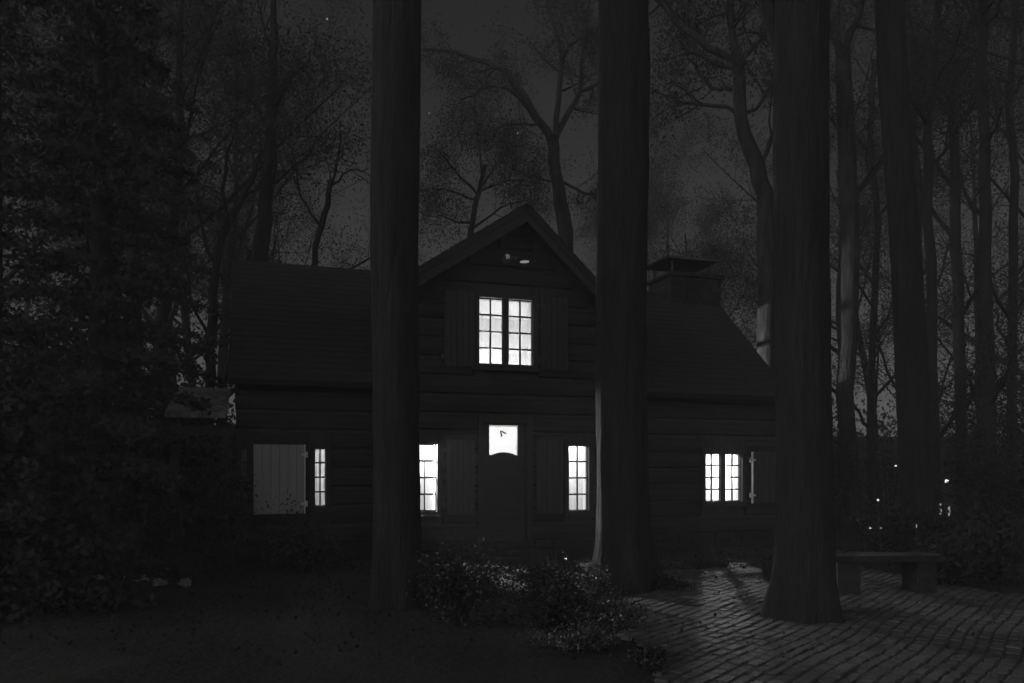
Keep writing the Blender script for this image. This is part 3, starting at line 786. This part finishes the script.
# flower-bed shrubs before the house
shrub('leafy_shrub', -.55, 8.3, .62, .5, .75, 5200, .036, 'broad small-leaved shrub in the middle foreground', 101)
shrub('leafy_shrub', .35, 8.1, .55, .45, .62, 5200, .034, 'small-leaved shrub next to the paving, with glinting leaves', 102)
shrub('leafy_shrub', -.9, 10.2, .7, .5, .5, 3600, .04, 'shrub in the bed below the door step', 103)
shrub('leafy_shrub', .35, 10.4, .55, .4, .42, 3200, .04, 'shrub in the bed under the right ground-floor window', 104)
shrub('leafy_shrub', 1.05, 9.6, .16, .16, .5, 700, .036, 'slim lit shrub at the foot of the middle trunk', 105, LITWAXY, stems=5)
shrub('leafy_shrub', .95, 7.9, .42, .36, .34, 3600, .032, 'low lit shrub spilling onto the edge of the paving', 106, LITWAXY)
shrub('leafy_shrub', .55, 7.1, .4, .3, .22, 2500, .03, 'lowest lit shrub along the near edge of the paving', 107, LITWAXY)
shrub('leafy_shrub', 1.12, 6.5, .3, .35, .12, 1500, .03, 'creeping leaves over the bottom left corner of the paving', 113, SHRUB)
shrub('leafy_shrub', -3.1, 12.6, .8, .4, .8, 4000, .05, 'shrub under the narrow lit window', 108)
shrub('leafy_sapling', -3.75, 12.7, .4, .3, 1.5, 260, .06, 'thin sapling whose twigs cross the pale shutter', 109, NEEDLE, stems=4)
shrub('leafy_sapling', -4.75, 13.1, .45, .3, 2.1, 2200, .07, 'leafy sapling at the house corner beside the pale shutter', 110, NEEDLE, stems=9)
shrub('low_plant', 1.95, 10.75, .42, .4, .16, 1800, .05, 'ground ivy round the foot of the middle trunk', 111, LEAF)
shrub('low_plant', 3.05, 12.9, .5, .15, .16, 900, .045, 'low plants along the far edge of the paving, below the right wing', 112)
for i, (px, py) in enumerate(((105, 582), (133, 583), (157, 587), (184, 587))):
    Y = 1.6*F/(py-HY); x = (px-CX)/F*Y
    shrub('low_plant', x, Y, .16, .1, .08, 160, .06, ('leftmost', 'second', 'third', 'rightmost')[i]+' of the small lit-looking plants in a row on the dark lawn', 120+i, leafmat('lit_pale_leaf', .35, .4) if i == 0 else bpy.data.materials['lit_pale_leaf'], 'plant', 'pale plants in a row', 4)  # leaf colour raised to stand for light glinting on them
# two groundcover masses
g = np.random.default_rng(5); P = []
for _ in range(60000):
    x = g.uniform(-30, 34); y = g.uniform(42, 60); P.append((x, y, abs(g.normal())*2.4*(1+.5*math.sin(x*.5)+.3*math.sin(x*1.3))))
m = MB(); m.leaves(P, .32); tag(m.build('distant_thicket', LEAF), kind='stuff')

# stone bench beside the path
x, y = 4.75, 10.3
b = empty('stone_bench', (x, y, 0), R(4)); tag(b, 'low stone bench with a thick slab, right of the path tree', 'bench')
m = MB(); m.box(-.72, .72, -.22, .22, .44, .52, 0, .02); m.build('seat', STN, b)
m = MB(); m.box(-.66, -.36, -.17, .17, -.02, .439, 0, .03); m.build('leg', mat('light_stone', .03, .9, 1, (5, 5, 5), 1, (12, 12, 12)), b)
m = MB(); m.box(.38, .64, -.17, .17, -.02, .439, 0, .03); m.build('leg', STN, b)
# planter pot left of the path tree
p = at(771, 580, 11.4)
m = MB(); prof = [(0, .10), (.02, .105), (.2, .12), (.26, .135), (.29, .135), (.29, .11), (.24, .10)]
for k in range(1): m.tube([(0, 0, z_) for z_, r_ in prof], [r_ for z_, r_ in prof], 20)
pt = empty('plant_pot', (p[0], p[1], .03)); tag(pt, 'small round plant pot at the far edge of the paving, left of the path tree', 'plant pot')
m.build('pot', STN, pt, smooth=False); m = MB(); m.leaves(np.random.default_rng(1).normal(size=(160, 3))*[.07, .07, .03]+[0, 0, .31], .05); m.build('plant', SHRUB, pt)

# lit neighbouring house, glimpsed through the undergrowth
nb = empty('distant_house', (19, 38, 0)); tag(nb, 'distant house whose few lit windows glimmer through the right-hand undergrowth', 'house')
m = MB(); m.box(-4, 4, 0, 5, -.2, 2.15); m.build('wall', LOG, nb)
m = MB(); m.prism([(-.4, 2.1), (5.4, 2.1), (2.5, 3.3)], -4.2, 4.2, 0, ax=0); m.build('roof', ROOF, nb)
LITW = emit('lit_distant_pane', 1.3)
for px, py, wd, h in ((896, 466, .1, .08), (901, 466, .1, .08), (947, 481, .2, .14)):
    q = at(px, py, 37.9)-np.array([19, 38, 0])
    f = MB(); f.box(q[0]-wd/2-.08, q[0]+wd/2+.08, -.06, -.002, q[2]-h/2-.08, q[2]+h/2+.08, 0, .02); wn = f.build('window', CASE, nb)
    f = MB(); f.box(q[0]-wd/2, q[0]+wd/2, -.08, -.061, q[2]-h/2, q[2]+h/2); f.build('pane', LITW, wn)

# thin mist volume added to lift the dark tones
m = MB(); m.box(-905, 905, -905, 1205, -1.1, 24)
hz = bpy.data.materials.new('black_lift_mist'); hz.use_nodes = True
N = hz.node_tree.nodes; N.remove(N['Principled BSDF']); v = N.new('ShaderNodeVolumePrincipled')
v.inputs['Color'].default_value = grey(.9); v.inputs['Density'].default_value = .0032
hz.node_tree.links.new(v.outputs[0], N['Material Output'].inputs['Volume'])
tag(m.build('haze', hz), kind='stuff')

# little stake lanterns in the woods to the right
GL1 = emit('lantern_glow', .75); GL2 = emit('faint_lantern_glow', .22)
for px, py, Y, wd, h, mt, lb in ((878, 500, 14.6, .038, .038, GL1, 'brightest garden light, highest of those between the path tree and the leaning trunk'),
    (870, 527.5, 14.2, .05, .04, GL1, 'small garden light lowest and leftmost beside the path tree'), (881, 528, 14.9, .04, .02, GL2, 'faint low garden light just right of the leftmost one'),
    (916.5, 526, 12.9, .018, .06, GL2, 'faint upright garden light against the leaning trunk'), (940.5, 509, 14.3, .04, .2, GL2, 'left one of the pair of tall lights right of the leaning trunk'),
    (949, 510, 14.4, .035, .22, GL2, 'right one of the pair of tall lights right of the leaning trunk')):
    q = at(px, py, Y); r = empty('garden_light', (q[0], Y, 0)); tag(r, lb, 'garden light', 'small garden lights in the dark wood')
    z = q[2]; m = MB(); m.tube([(0, .02, -.05), (.01, .02, z-h/2)], [.008, .008], 6); m.build('stake', METAL, r)
    m = MB(); m.tube([(0, 0, z-h/2), (0, 0, z-h/4), (0, 0, z+h/4), (0, 0, z+h/2)], [wd*.3, wd*.5, wd*.5, wd*.3], 10); m.build('lamp_glass', mt, r)
    m = MB(); m.tube([(0, 0, z+h/2), (0, 0, z+h/2+.01), (0, 0, z+h/2+.03)], [wd*.6, wd*.55, .004], 10); m.build('cap', METAL, r)

# ------------------------------------------------------------------ output
sc.view_settings.view_transform = 'Standard'; sc.view_settings.look = 'None'
sc.view_settings.exposure = 0; sc.view_settings.gamma = 1
c = sc.cycles
c.volume_bounces = 0
c.use_denoising = True; c.max_bounces = 8; c.transparent_max_bounces = 24; c.sample_clamp_indirect = 4
c.caustics_reflective = False; c.caustics_refractive = False
